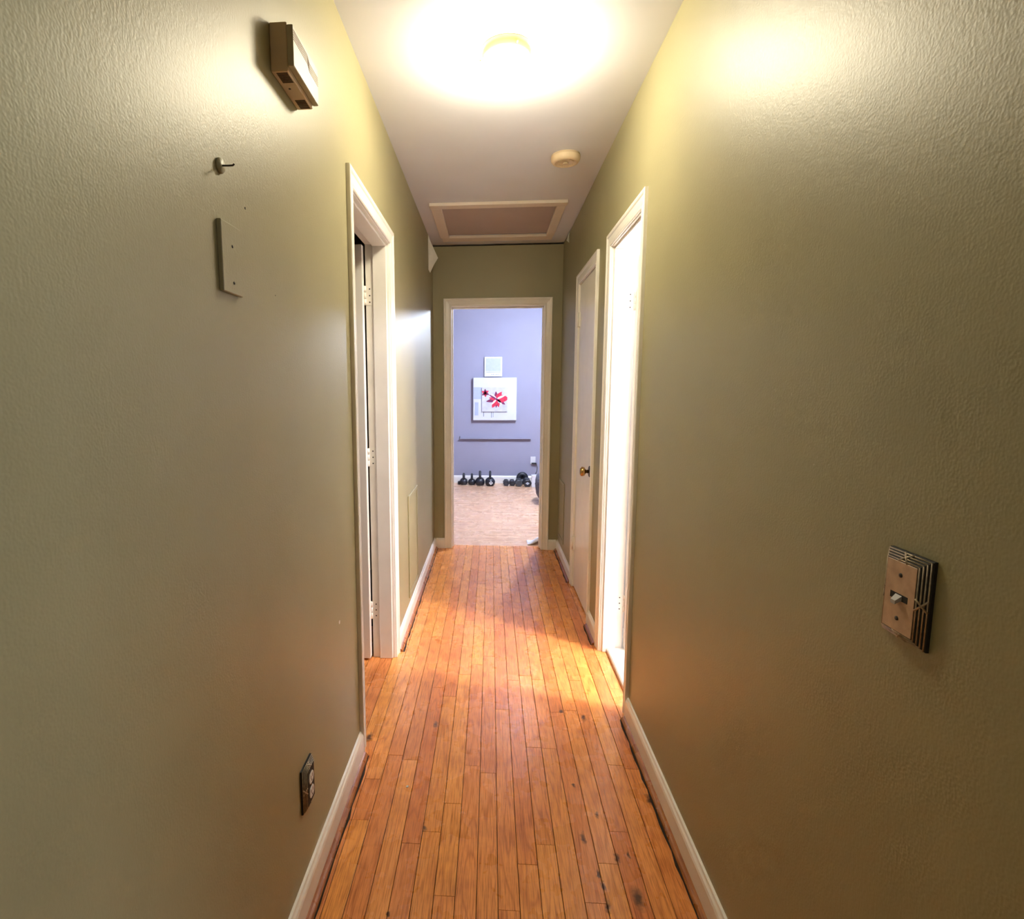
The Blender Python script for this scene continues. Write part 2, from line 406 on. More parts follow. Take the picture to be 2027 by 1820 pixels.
# far room: strips laid crosswise, too thin from here to pick apart
mb = MB(); mb.box(FX0, FX1, YR - 0.02, Y2, -0.06, -0.0045)
ff = mb.build('floor', M_sub); tag(ff, 'pale shining oak floor laid crosswise in the far room', 'floor', kind='structure')
mb = MB(); y = YR - 0.02
while y < Y2:
    x = FX0 - random.uniform(0, 0.8)
    while x < FX1:
        ln = random.uniform(0.5, 1.5); mb.box(max(x, FX0), min(x + ln, FX1) - 0.001, y + 0.0006, min(y + PW - 0.0006, Y2), -0.018, random.uniform(-0.0004, 0.0002)); x += ln
        if x + 0.01 > FX1: break
    y += PW
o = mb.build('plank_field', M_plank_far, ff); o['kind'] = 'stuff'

# ------------------------------------------------------------------ casings, jambs, doors
def mapper(side):
    if side == 'L': return lambda s, z, n: (XL + n, s, z)
    if side == 'R': return lambda s, z, n: (XR - n, s, z)
    if side == 'F': return lambda s, z, n: (s, YF - n, z)
PROF = [(0.0, 0.0), (0.0, 0.006), (0.004, 0.009), (0.009, 0.009), (0.012, 0.0065), (0.016, 0.008), (0.040, 0.0105), (0.045, 0.0140), (0.052, 0.0155), (0.058, 0.0150), (0.060, 0.0125), (0.060, 0.0)]
def casing(parent, side, s0, s1, top, mat, wscale=1.0, tscale=1.0):
    m = mapper(side); P = [(a * wscale + 0.004, b * tscale) for a, b in PROF]
    for edge, sg in ((s0, -1), (s1, 1)):
        b = MB(); b.prism([m(edge + sg * a, 0.0, t) for a, t in P], [m(edge + sg * a, top + a, t) for a, t in P]); b.build('casing_board', mat, parent)
    b = MB(); b.prism([m(s0 - a, top + a, t) for a, t in P], [m(s1 + a, top + a, t) for a, t in P]); b.build('casing_board', mat, parent)
def bx(side, s0, s1, z0, z1, n0, n1, bevel=0.0):
    m = mapper(side); a = m(s0, z0, n0); c = m(s1, z1, n1)
    b = MB(); b.box(min(a[0], c[0]), max(a[0], c[0]), min(a[1], c[1]), max(a[1], c[1]), min(a[2], c[2]), max(a[2], c[2]), bevel); return b
def jamb(parent, side, s0, s1, top, mat, stop=None):
    bx(side, s0 - J, s0, 0, top + J, -WT, 0.0, 0.001).build('jamb_board', mat, parent)
    bx(side, s1, s1 + J, 0, top + J, -WT, 0.0, 0.001).build('jamb_board', mat, parent)
    bx(side, s0, s1, top, top + J, -WT, 0.0, 0.001).build('jamb_board', mat, parent)
    if stop:
        n0, n1 = stop
        bx(side, s0, s0 + 0.011, 0, top, n0, n1, 0.002).build('door_stop', mat, parent)
        bx(side, s1 - 0.011, s1, 0, top, n0, n1, 0.002).build('door_stop', mat, parent)
        bx(side, s0 + 0.011, s1 - 0.011, top - 0.011, top, n0, n1, 0.002).build('door_stop', mat, parent)
t1 = thing('trim_1', (XL, (LD0 + LD1) / 2, 0), 'white casing and jamb around the left doorway', 'door frame', kind='structure')
casing(t1, 'L', LD0, LD1, DH, M_trim); jamb(t1, 'L', LD0, LD1, DH, M_trim, (-0.076, -0.012))
t2 = thing('trim_2', (XR, (RD0 + RD1) / 2, 0), 'white casing and jamb around the bright right doorway', 'door frame', kind='structure')
casing(t2, 'R', RD0, RD1, DH, M_trim); jamb(t2, 'R', RD0, RD1, DH, M_trim, (-0.076, -0.012))
t3 = thing('trim_3', (XR, (CD0 + CD1) / 2, 0), 'white casing around the closed closet door', 'door frame', kind='structure')
casing(t3, 'R', CD0, CD1, DH, M_trim); jamb(t3, 'R', CD0, CD1, DH, M_trim)
t4 = thing('trim_4', ((FD0 + FD1) / 2, YF, 0), 'cream casing around the open doorway at the hallway end', 'door frame', kind='structure')
casing(t4, 'F', FD0, FD1, DH, M_trim); jamb(t4, 'F', FD0, FD1, DH, M_trim, (-0.075, -0.045))

def hinge(parent, side, s, z, n, mat, knuckle_s=None):
    b = bx(side, s - 0.0015, s + 0.0005, z - 0.044, z + 0.044, n, n + 0.034)
    o = b.build('hinge', mat, parent)
    m = mapper(side); b = MB()
    for i in range(3):
        za = z - 0.044 + i * 0.0295
        b.tube([m(s - 0.004, za, n - 0.005), m(s - 0.004, za + 0.0285, n - 0.005)], 0.0055, 10)
    b.build('hinge_knuckle', mat, o)
    b = MB()
    for dz in (-0.03, 0.0, 0.03):
        p = m(s - 0.0016, z + dz, n + 0.017)
        b.lathe([(0.0035, -0.0006), (0.0035, 0.0004)], 8, Matrix.Translation(p) @ Matrix.Rotation(PI / 2, 4, 'X'))
    b.build('hinge_screws', M_steel, o)

# left door leaf: swung 90 degrees into the dark room, hinged on the far jamb
d1 = thing('door_1', (XL - WT - 0.01, LD1 - 0.02, 0), 'white flush door swung open into the dark left room', 'door', kind='structure')
b = MB(); b.box(XL - WT - 0.715, XL - WT - 0.006, LD1 - 0.040, LD1 - 0.004, 0.012, DH - 0.008, 0.0015); b.build('door_panel', M_trim_worn, d1)
for z in (1.78, 1.02, 0.25): hinge(d1, 'L', LD1 - 0.0002, z, -WT + 0.002, M_trim)
b = MB(); b.lathe([(0.0, 0.0), (0.03, 0.0), (0.03, 0.005), (0.011, 0.012), (0.011, 0.03), (0.027, 0.042), (0.028, 0.052), (0.018, 0.062), (0.0, 0.064)], 20, Matrix.Translation((XL - WT - 0.65, LD1 - 0.041, 0.9)) @ Matrix.Rotation(PI / 2, 4, 'X'))
b.build('door_knob', M_brass, d1)
# right door leaf: swung into the bathroom, hinged on the far jamb
d2 = thing('door_2', (XR + WT + 0.01, RD1 - 0.02, 0), 'white door swung open into the bright right room', 'door', kind='structure')
b = MB(); b.box(XR + WT + 0.006, XR + WT + 0.515, RD1 - 0.040, RD1 - 0.004, 0.030, DH - 0.045, 0.0015); b.build('door_panel', M_trim_worn, d2)
for z in (1.76, 0.26): hinge(d2, 'R', RD1 - 0.0002, z, -WT + 0.002, M_trim)
# closet door: closed
d3 = thing('door_3', (XR, (CD0 + CD1) / 2, 0), 'white flush closet door, closed, with a brass knob', 'door', kind='structure')
bx('R', CD0 + 0.003, CD1 - 0.003, 0.012, DH - 0.004, -0.040, -0.004, 0.0015).build('door_panel', M_trim, d3)
for z in (1.79, 0.31):
    m = mapper('R'); b = MB()
    b.tube([m(CD1 - 0.001, z - 0.045, 0.008), m(CD1 - 0.001, z + 0.045, 0.008)], 0.0065, 10)
    b.box(XR - 0.004, XR + 0.004, CD1 - 0.028, CD1 + 0.004, z - 0.045, z + 0.045); b.build('hinge', M_trim, d3)
RX = Matrix.Rotation(-PI / 2, 4, 'Y')
b = MB(); b.lathe([(0.0, 0.0), (0.033, 0.0), (0.033, 0.004), (0.026, 0.008), (0.0, 0.008)], 24, Matrix.Translation((XR + 0.004, CD0 + 0.062, 0.874)) @ RX); rose = b.build('rosette', M_darkmetal, d3)
b = MB(); b.lathe([(0.010, 0.006), (0.010, 0.022), (0.013, 0.026), (0.024, 0.032), (0.0275, 0.042), (0.0265, 0.050), (0.018, 0.057), (0.008, 0.058), (0.0, 0.0575)], 24, Matrix.Translation((XR + 0.004, CD0 + 0.062, 0.874)) @ RX); b.build('door_knob', M_brass, d3, 'round brass door knob')

# ------------------------------------------------------------------ baseboards with stained shoe moulding
BP = [(0.0, 0.0), (0.014, 0.0), (0.014, 0.074), (0.012, 0.082), (0.008, 0.088), (0.006, 0.095), (0.0, 0.097)]
SP = [(0.014, 0.0), (0.029, 0.0), (0.028, 0.005), (0.025, 0.010), (0.020, 0.014), (0.014, 0.016)]
def baseboard(name, side, s0, s1, label, shoe=True, h=1.0):
    m = mapper(side); b = MB(); b.prism([m(s0, z * h, n) for n, z in BP], [m(s1, z * h, n) for n, z in BP])
    o = b.build(name, M_trim); tag(o, label, 'baseboard', kind='structure')
    if shoe:
        b = MB(); b.prism([m(s0, z, n) for n, z in SP], [m(s1, z, n) for n, z in SP]); b.build('shoe_moulding', M_shoe, o, 'brown stained quarter round')
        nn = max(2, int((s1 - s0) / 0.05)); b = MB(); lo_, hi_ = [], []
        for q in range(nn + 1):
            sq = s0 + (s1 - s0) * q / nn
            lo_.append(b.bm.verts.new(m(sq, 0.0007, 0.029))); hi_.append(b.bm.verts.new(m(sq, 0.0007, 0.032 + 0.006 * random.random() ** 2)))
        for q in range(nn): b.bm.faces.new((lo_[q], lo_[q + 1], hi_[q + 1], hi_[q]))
        b.build('dark_joint', M_sub, o, 'dark strip standing in for the gap along the floor')  # dark of the gap beside the moulding painted as a flat uneven strip
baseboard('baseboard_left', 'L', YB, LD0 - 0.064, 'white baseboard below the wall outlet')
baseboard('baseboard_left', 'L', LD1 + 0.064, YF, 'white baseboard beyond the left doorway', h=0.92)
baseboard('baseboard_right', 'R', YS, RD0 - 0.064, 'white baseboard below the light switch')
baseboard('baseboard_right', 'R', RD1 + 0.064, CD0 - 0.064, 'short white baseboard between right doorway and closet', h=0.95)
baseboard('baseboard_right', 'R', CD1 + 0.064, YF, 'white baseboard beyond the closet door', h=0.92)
baseboard('baseboard_end', 'F', XL + 0.014, FD0 - 0.064, 'stub of white baseboard left of the end doorway', False, 0.9)
baseboard('baseboard_end', 'F', FD1 + 0.064, XR - 0.014, 'stub of white baseboard right of the end doorway', False, 0.9)
mb = MB(); mb.prism([(FX0, Y2 - n, z * 1.16) for n, z in BP], [(FX1, Y2 - n, z * 1.16) for n, z in BP])
o = mb.build('baseboard_far_room', M_trim); tag(o, 'white baseboard of the far room behind the kettlebells', 'baseboard', kind='structure')

# ------------------------------------------------------------------ attic hatch
hq = thing('attic_hatch', ((hx0 + hx1) / 2, (hy0 + hy1) / 2, H), 'wood-framed attic hatch in the hallway ceiling', 'hatch')
zt = H - 0.019
b = MB(); b.box(hx0 - 0.065, hx1 + 0.055, hy0 - 0.062, hy0 + 0.006, zt, H, 0.002); b.build('frame_board', M_hatch, hq)
b = MB(); b.box(hx0 - 0.050, hx1 + 0.045, hy1 - 0.006, hy1 + 0.100, zt, H, 0.002); b.build('frame_board', M_hatch, hq)
b = MB(); b.box(hx0 - 0.060, hx0 + 0.006, hy0 + 0.006, hy1 - 0.006, zt, H, 0.002); b.build('frame_board', M_hatch, hq)
b = MB(); b.box(hx1 - 0.006, hx1 + 0.050, hy0 + 0.006, hy1 - 0.006, zt, H, 0.002); b.build('frame_board', M_hatch, hq)
b = MB(); b.box(hx0, hx1, hy0, hy1, H + 0.004, H + 0.022, 0.002); b.build('panel', M_hatch_panel, hq, 'dull brownish hatch panel')

# ------------------------------------------------------------------ ceiling lamp
lc = Vector((0.047, 2.06, 0))
lp = thing('ceiling_lamp', (lc.x, lc.y, H), 'lit frosted glass dome lamp on the hallway ceiling', 'lamp')
T = Matrix.Translation((lc.x, lc.y, 0))
b = MB(); b.lathe([(0.0, H), (0.086, H), (0.087, H - 0.004), (0.084, H - 0.010), (0.084, H - 0.018), (0.081, H - 0.020), (0.081, H - 0.030), (0.0, H - 0.030)], 48, T); b.build('pan', M_pan, lp, 'cream metal pan with thin rims')
b = MB(); b.lathe([(0.076, H - 0.0305), (0.084, H - 0.042), (0.094, H - 0.054), (0.099, H - 0.066), (0.100, H - 0.078), (0.097, H - 0.092), (0.086, H - 0.108), (0.067, H - 0.120), (0.040, H - 0.127), (0.0, H - 0.130)], 40, T); b.build('glass_dome', M_lamp, lp)
for a in (-1.2, 0.9, 3.0):
    b = MB(); p = lc + Vector((0.083 * math.cos(a), 0.083 * math.sin(a), H - 0.025)); b.tube([p, p + Vector((0.010 * math.cos(a), 0.010 * math.sin(a), 0))], 0.0028, 8); b.build('thumb_screw', M_brass, lp)

# ------------------------------------------------------------------ smoke detector
sp = (0.363, 2.955)
sd = thing('smoke_detector', (sp[0], sp[1], H), 'round cream smoke detector on the hallway ceiling', 'smoke detector')
T = Matrix.Translation((sp[0], sp[1], 0))
b = MB(); b.lathe([(0.0, H), (0.070, H), (0.070, H - 0.004), (0.0, H - 0.004)], 40, T); b.build('base', M_smoke, sd)
b = MB(); b.lathe([(0.0, H - 0.004), (0.071, H - 0.004), (0.072, H - 0.012), (0.070, H - 0.026), (0.064, H - 0.034), (0.054, H - 0.038), (0.050, H - 0.037), (0.048, H - 0.034), (0.0, H - 0.034)], 40, T); b.build('cover', M_smoke, sd)
for a0 in (-2.5, -1.2, 0.4, 1.8):
    b = MB(); b.tube([(sp[0] + 0.040 * math.cos(a0 + i * 0.1), sp[1] + 0.040 * math.sin(a0 + i * 0.1), H - 0.0345) for i in range(9)], 0.0025, 6); b.build('vent_rib', M_smoke, sd)
b = MB(); b.lathe([(0.0, H - 0.034), (0.013, H - 0.034), (0.013, H - 0.040), (0.011, H - 0.041), (0.0, H - 0.041)], 20, T); b.build('test_button', M_chime_body, sd)

# ------------------------------------------------------------------ doorbell chime on the left wall
ch = thing('doorbell_chime', (XL, 1.335, 2.07), 'cream doorbell chime box high on the left wall', 'doorbell')
b = MB(); b.box(XL, XL + 0.038, 1.251, 1.419, 2.020, 2.117, 0.002); b.build('body', M_chime_body, ch)
b = MB(); b.box(XL + 0.0385, XL + 0.052, 1.249, 1.421, 2.028, 2.110, 0.0015); b.build('cover', M_chime, ch, 'cream cover with wavy brown lines')
for i in range(5):
    z0 = 2.100 - i * 0.0045; b = MB()
    path = [(1.252, z0), (1.340, z0)] + [(1.340 + 0.018 * k / 6, z0 - 0.010 * (0.5 - 0.5 * math.cos(PI * k / 6))) for k in range(1, 7)] + [(1.419, z0 - 0.010)]
    b.tube([(XL + 0.0519, yy, zz) for yy, zz in path], 0.0008, 5); b.build('line', M_brown, ch)
for ya in (1.258, 1.372):
    for i in range(9):
        b = MB(); yy = ya + i * 0.0046; b.box(XL + 0.010, XL + 0.034, yy, yy + 0.0018, 2.0190, 2.0208); b.build('vent_slot', M_vent, ch)
b = MB(); b.lathe([(0.0, -0.0008), (0.0028, -0.0008), (0.0028, 0.001)], 10, Matrix.Translation((XL + 0.016, 1.322, 2.020))); b.build('screw_hole', M_vent, ch)

# ------------------------------------------------------------------ hook, blank plate, outlet on the left wall
RY = Matrix.Rotation(PI / 2, 4, 'Y')
hk = thing('wall_hook', (XL, 0.988, 1.731), 'small round stick-on hook above the blank plate', 'hook')
b = MB(); b.lathe([(0.0, 0.0), (0.0125, 0.0), (0.0130, 0.003), (0.0115, 0.006), (0.0, 0.0065)], 24, Matrix.Translation((XL, 0.990, 1.731)) @ RY); b.build('disc', M_wall, hk)
b = MB(); b.tube([(XL + 0.006, 0.990, 1.731), (XL + 0.016, 0.991, 1.731), (XL + 0.024, 0.992, 1.7315), (XL + 0.027, 0.992, 1.734)], 0.0016, 8); b.build('peg', M_steel, hk, 'thin dark metal peg')
bp = thing('blank_plate', (XL, 1.006, 1.577), 'blank electrical cover plate painted like the left wall', 'wall plate')
b = MB(); b.box(XL, XL + 0.0085, 0.968, 1.045, 1.517, 1.638, 0.0012); b.build('plate', M_wall, bp)
for z in (1.6, 1.5365):
    b = MB(); b.lathe([(0.0, 0.0085), (0.0028, 0.0085), (0.0024, 0.0095), (0.0, 0.0098)], 10, Matrix.Translation((XL, 1.008, z)) @ RY); b.build('screw', M_steel, bp)

def deco_plate(root, side, sc, zc, hw, hh, face_mat):
    """pewter cover plate with a reeded, ribbon-crossed border around a smooth almond field"""
    m = mapper(side); fi = 0.0125; n0, n1 = 0.004, 0.0145
    R = lambda d, n: [m(sc - hw + d, zc - hh + d, n), m(sc + hw - d, zc - hh + d, n), m(sc + hw - d, zc + hh - d, n), m(sc - hw + d, zc + hh - d, n)]
    b = MB(); b.prism(R(0, 0.0), R(0, n0)); b.prism(R(0, n0), R(fi, n1)); b.build('backing', M_pewter_dark, root)
    bx(side, sc - hw + fi, sc + hw - fi, zc - hh + fi, zc + hh - fi, n1 - 0.002, n1 + 0.0006, 0.0005).build('field', face_mat, root)
    for e in (-1, 1):
        for i in range(4):
            d = 0.0018 + i * 0.0030; n = n0 + (n1 - n0) * d / fi + 0.0004
            b = MB(); b.tube([m(sc - hw + d, zc + e * (hh - d), n), m(sc + hw - d, zc + e * (hh - d), n)], 0.0011, 6); b.build('reed', M_pewter, root)
            b = MB(); b.tube([m(sc + e * (hw - d), zc - hh + d, n), m(sc + e * (hw - d), zc + hh - d, n)], 0.0011, 6); b.build('reed', M_pewter, root)
        for q in (-1, 1):
            b = MB(); b.tube([m(sc - 0.008 * q, zc + e * (hh - 0.001), n0 + 0.002), m(sc, zc + e * (hh - 0.006), n0 + 0.0068), m(sc + 0.008 * q, zc + e * (hh - 0.012), n1)], 0.0015, 6); b.build('ribbon', M_pewter, root)
            b = MB(); b.tube([m(sc + e * (hw - 0.001), zc - 0.008 * q, n0 + 0.002), m(sc + e * (hw - 0.006), zc, n0 + 0.0068), m(sc + e * (hw - 0.012), zc + 0.008 * q, n1)], 0.0015, 6); b.build('ribbon', M_pewter, root)
ou = thing('wall_outlet', (XL, 1.294, 0.331), 'duplex outlet in a ribbon-edged plate painted shadow-dark, low on the left wall', 'outlet')
deco_plate(ou, 'L', 1.294, 0.331, 0.038, 0.059, M_pewter_dark)  # field coloured near-black for the shadow on it
for dz in (0.0195, -0.0195):
    pr = [(0.0165 * math.cos(a), max(-0.0140, min(0.0140, 0.0170 * math.sin(a)))) for a in [2 * PI * i / 28 for i in range(28)]]
    b = MB(); b.prism([(XL + 0.0145, 1.294 + u, 0.331 + dz + v) for u, v in pr], [(XL + 0.0172, 1.294 + u * 0.96, 0.331 + dz + v * 0.96) for u, v in pr]); r = b.build('receptacle', M_white, ou)
    b = MB()
    for du in (-0.0062, 0.0062): b.box(XL + 0.0170, XL + 0.0175, 1.294 + du - 0.0011, 1.294 + du + 0.0011, 0.331 + dz - 0.001, 0.331 + dz + 0.0075)
    b.lathe([(0.0, 0.0), (0.0025, 0.0), (0.0025, 0.0005), (0.0, 0.0005)], 10, Matrix.Translation((XL + 0.0170, 1.294, 0.331 + dz - 0.0075)) @ RY); b.build('slots', M_hole, r)
b = MB(); b.lathe([(0.0, 0.0148), (0.003, 0.0148), (0.0025, 0.0160), (0.0, 0.0162)], 10, Matrix.Translation((XL, 1.294, 0.331)) @ RY); b.build('screw', M_brass, ou)

sw = thing('light_switch', (XR, 0.7635, 1.0635), 'toggle light switch in a ribbon-edged almond plate on the right wall', 'light switch')
deco_plate(sw, 'R', 0.7635, 1.0635, 0.0395, 0.0605, M_plate)
b = MB(); b.prism([(XR - 0.0148, 0.7635 + du, 1.0635 + dz) for du, dz in ((-.006, -.0035), (.006, -.0035), (.006, .0035), (-.006, .0035))], [(XR - 0.0225, 0.7635 + du, 1.0575 + dz) for du, dz in ((-.0042, -.0030), (.0042, -.0030), (.0042, .0022), (-.0042, .0022))]); b.build('toggle', M_toggle, sw, 'grey toggle lever, pointing down')
b = MB(); b.box(XR - 0.0154, XR - 0.0147, 0.7635 - 0.016, 0.7635 + 0.016, 1.0635 - 0.0045, 1.0635 + 0.0045, 0.0002); b.build('toggle_slot', M_hole, sw)
for dz in (0.030, -0.030):
    b = MB(); b.lathe([(0.0, 0.0148), (0.0032, 0.0148), (0.0028, 0.0160), (0.0, 0.0163)], 12, Matrix.Translation((XR, 0.7635, 1.0635 + dz)) @ Matrix.Rotation(-PI / 2, 4, 'Y')); b.build('screw', M_steel, sw)

# ------------------------------------------------------------------ wall marks (parts of their walls)
def mark(parent, x, y, z, r, mat, name, n=7, sx=1):
    b = MB(); pr = []
    for i in range(n):
        a = 2 * PI * i / n; k = r * random.uniform(0.6, 1.2); pr.append((k * math.cos(a), k * math.sin(a)))
    b.prism([(x - sx * 0.0005, y + u, z + v) for u, v in pr], [(x + sx * 0.0006, y + u * 0.8, z + v * 0.8) for u, v in pr]); b.build(name, mat, parent)
mark(wl, XL, 1.650, 0.615, 0.008, M_white, 'paint_chip')
mark(wl, XL, 1.089, 1.691, 0.0028, M_hole, 'nail_hole'); mark(wl, XL, 1.225, 1.550, 0.0016, M_hole, 'nail_hole')

# ------------------------------------------------------------------ panels set low into both walls
def access_panel(name, side, s0, s1, z0, z1, label):
    m = mapper(side); c = m((s0 + s1) / 2, z0, 0); r = thing(name, c, label, 'wall panel')
    f = 0.022
    for a in ((s0, s0 + f, z0, z1), (s1 - f, s1, z0, z1), (s0 + f, s1 - f, z1 - f, z1), (s0 + f, s1 - f, z0, z0 + f)):
        bx(side, a[0], a[1], a[2], a[3], 0.0, 0.007, 0.001).build('frame_strip', M_wall, r)
    n = int((s1 - s0 - 2 * f) / 0.020)
    for i in range(n):
        s = s0 + f + (i + 0.5) * (s1 - s0 - 2 * f) / n
        bx(side, s - 0.0075, s + 0.0075, z0 + f, z1 - f, 0.0, 0.0035, 0.001).build('slat', M_wall, r)
access_panel('vent_grille', 'L', 3.118, 3.500, 0.125, 0.735, 'wall-coloured vent grille low on the left wall')
access_panel('vent_grille', 'R', 4.235, 4.530, 0.150, 0.625, 'wall-coloured vent grille low on the right wall')

# ------------------------------------------------------------------ peeling paper flaps by the ceiling
def flap(name, label, pts, thick, cat='paper'):
    b = MB(); n = len(pts); a = [Vector(p) for p in pts]
    nr = (a[1] - a[0]).cross(a[2] - a[0]).normalized() * thick
    b.prism([p - nr for p in a], [p + nr for p in a]); o = b.build(name, M_paper); return tag(o, label, cat)
flap('peeling_tape', 'white peeling paper hanging in the left corner near the ceiling', [(XL + 0.001, 4.285, H - 0.001), (XL + 0.016, 4.29, H - 0.05), (XL + 0.070, 4.33, H - 0.165), (XL + 0.040, 4.32, H - 0.215), (XL + 0.012, 4.31, H - 0.275), (XL + 0.001, 4.30, H - 0.255)], 0.0008)
flap('peeling_tape', 'tiny pale paper scrap in the right corner near the ceiling', [(XR - 0.001, 4.30, H - 0.001), (XR - 0.004, 4.26, H - 0.03), (XR - 0.022, 4.27, H - 0.075), (XR - 0.001, 4.29, H - 0.085)], 0.0008)

# ------------------------------------------------------------------ far room: picture, panel, rail, outlet
px0, px1, pz0, pz1 = -0.248, 0.360, 0.911, 1.509
pc = thing('flower_picture', ((px0 + px1) / 2, Y2, pz0), 'square white canvas with red flowers on the far wall', 'picture')
b = MB(); b.box(px0, px1, Y2 - 0.065, Y2, pz0, pz1, 0.003); b.build('back_canvas', M_canvas, pc)
def patch(x0, x1, z0, z1, mat, name, d=0.0004):
    b = MB(); b.box(x0, x1, Y2 - 0.065 - d, Y2 - 0.0645, z0, z1); b.build(name, mat, pc)
patch(px0 + 0.004, -0.135, 1.21, 1.375, M_canvas_grey, 'painted_block'); patch(px0 + 0.02, -0.175, 0.98, 1.165, M_canvas_grey, 'painted_block')
patch(-0.105, -0.095, 0.965, 1.03, M_pline, 'painted_stroke'); patch(0.005, 0.015, 0.95, 1.03, M_pline, 'painted_stroke'); patch(0.03, 0.037, 0.955, 1.03, M_pline, 'painted_stroke')
ix0, ix1, iz0, iz1 = -0.126, 0.231, 1.033, 1.374; YI = Y2 - 0.085
b = MB(); b.box(ix0, ix1, YI, Y2 - 0.065, iz0, iz1, 0.002); b.build('front_canvas', M_canvas_in, pc, 'smaller raised canvas with the flowers')
def petal(cx, cz, ang, ln, wd, mat, lay):
    d = (math.cos(ang), math.sin(ang)); n = (-d[1], d[0]); pr = []
    N = 9
    for i in range(N + 1):
        u = i / N; pr.append((u, wd * math.sin(PI * u ** 0.75) ** 0.8 * (1 - 0.15 * u)))
    pts = [(u, h) for u, h in pr] + [(u, -h * 0.8) for u, h in pr[-2:0:-1]]
    y = YI - 0.0004 * lay
    W = [(cx + d[0] * ln * u + n[0] * h, cz + d[1] * ln * u + n[1] * h) for u, h in pts]
    W = [(min(max(x, ix0), ix1), min(max(z, iz0), iz1)) for x, z in W]
    b = MB(); b.prism([(x, YI + 0.0002, z) for x, z in W], [(x, y, z) for x, z in W]); b.build('petal', mat, pc)
fc = (0.080, 1.208)
for a, ln, wd, mt, ly in ((1.65, .10, .020, M_maroon, 1), (0.95, .115, .026, M_red, 2), (0.25, .06, .022, M_pale, 1), (0.05, .155, .045, M_red, 3), (-0.55, .13, .022, M_maroon, 2), (-0.75, .10, .014, M_pale, 3),
                          (-1.3, .105, .024, M_red, 2), (-1.62, .11, .016, M_maroon, 3), (-2.05, .12, .030, M_red, 4), (-2.35, .11, .010, M_pale, 5), (3.35, .135, .022, M_maroon, 2), (2.95, .10, .016, M_red, 3), (2.35, .10, .014, M_pale, 4), (2.6, .115, .010, M_maroon, 5), (0.45, .15, .012, M_pale, 5)):
    petal(fc[0], fc[1], a, ln * 1.12, wd * 1.45, mt, ly)
for i in range(6): petal(-0.078, 1.295, 1.6 + i * 1.05, 0.058, 0.020, M_red if i % 2 else M_maroon, 2)
b = MB(); b.lathe([(0.0, 0.0), (0.016, 0.0), (0.013, 0.003), (0.0, 0.0035)], 14, Matrix.Translation((fc[0], YI - 0.0015, fc[1])) @ Matrix.Rotation(PI / 2, 4, 'X')); b.build('flower_centre', M_maroon, pc)

wp = thing('wall_panel', (0.031, Y2, 1.523), 'white square panel on the far wall above the picture', 'wall panel')
b = MB(); b.box(-0.093, 0.156, Y2 - 0.028, Y2, 1.523, 1.798, 0.004); b.build('housing', M_white, wp)
b = MB(); b.box(-0.072, 0.135, Y2 - 0.030, Y2 - 0.0275, 1.600, 1.778, 0.001); b.build('face', M_pgrey, wp)
b = MB(); b.box(-0.068, 0.130, Y2 - 0.0285, Y2 - 0.0275, 1.583, 1.588); b.build('slot', M_pline, wp)
for i, x in enumerate((0.003, 0.014, 0.030, 0.040, 0.062, 0.078, 0.090, 0.104)):
    b = MB(); b.box(x, x + (0.008 if i % 3 else 0.005), Y2 - 0.0285, Y2 - 0.0275, 1.548, 1.557); b.build('printed_mark', M_pline, wp)

rl = thing('ledge_rail', (0.065, Y2, 0.64), 'narrow lavender ledge rail across the far wall', 'ledge')
b = MB(); b.box(-0.440, 0.572, Y2 - 0.052, Y2, 0.643, 0.655, 0.002); b.build('rail', M_rail, rl)
b = MB(); b.box(-0.443, -0.437, Y2 - 0.016, Y2, 0.655, 0.682, 0.001); b.build('end_stop', M_greyrub, rl)

op = thing('wall_outlet', (0.61, Y2, 0.33), 'white outlet plate with a black plug on the far wall', 'outlet')
b = MB(); b.box(0.570, 0.642, Y2 - 0.006, Y2, 0.283, 0.390, 0.002); b.build('plate', M_white, op)
b = MB(); b.box(0.586, 0.655, Y2 - 0.042, Y2 - 0.006, 0.286, 0.304, 0.004); b.build('plug', M_black, op, 'flat black plug')
b = MB(); b.tube([(0.650, Y2 - 0.03, 0.290), (0.668, Y2 - 0.035, 0.24), (0.66, Y2 - 0.04, 0.18), (0.625, Y2 - 0.04, 0.12), (0.60, Y2 - 0.045, 0.04), (0.62, Y2 - 0.06, 0.006)], 0.004, 8); b.build('cord', M_greyrub, op)

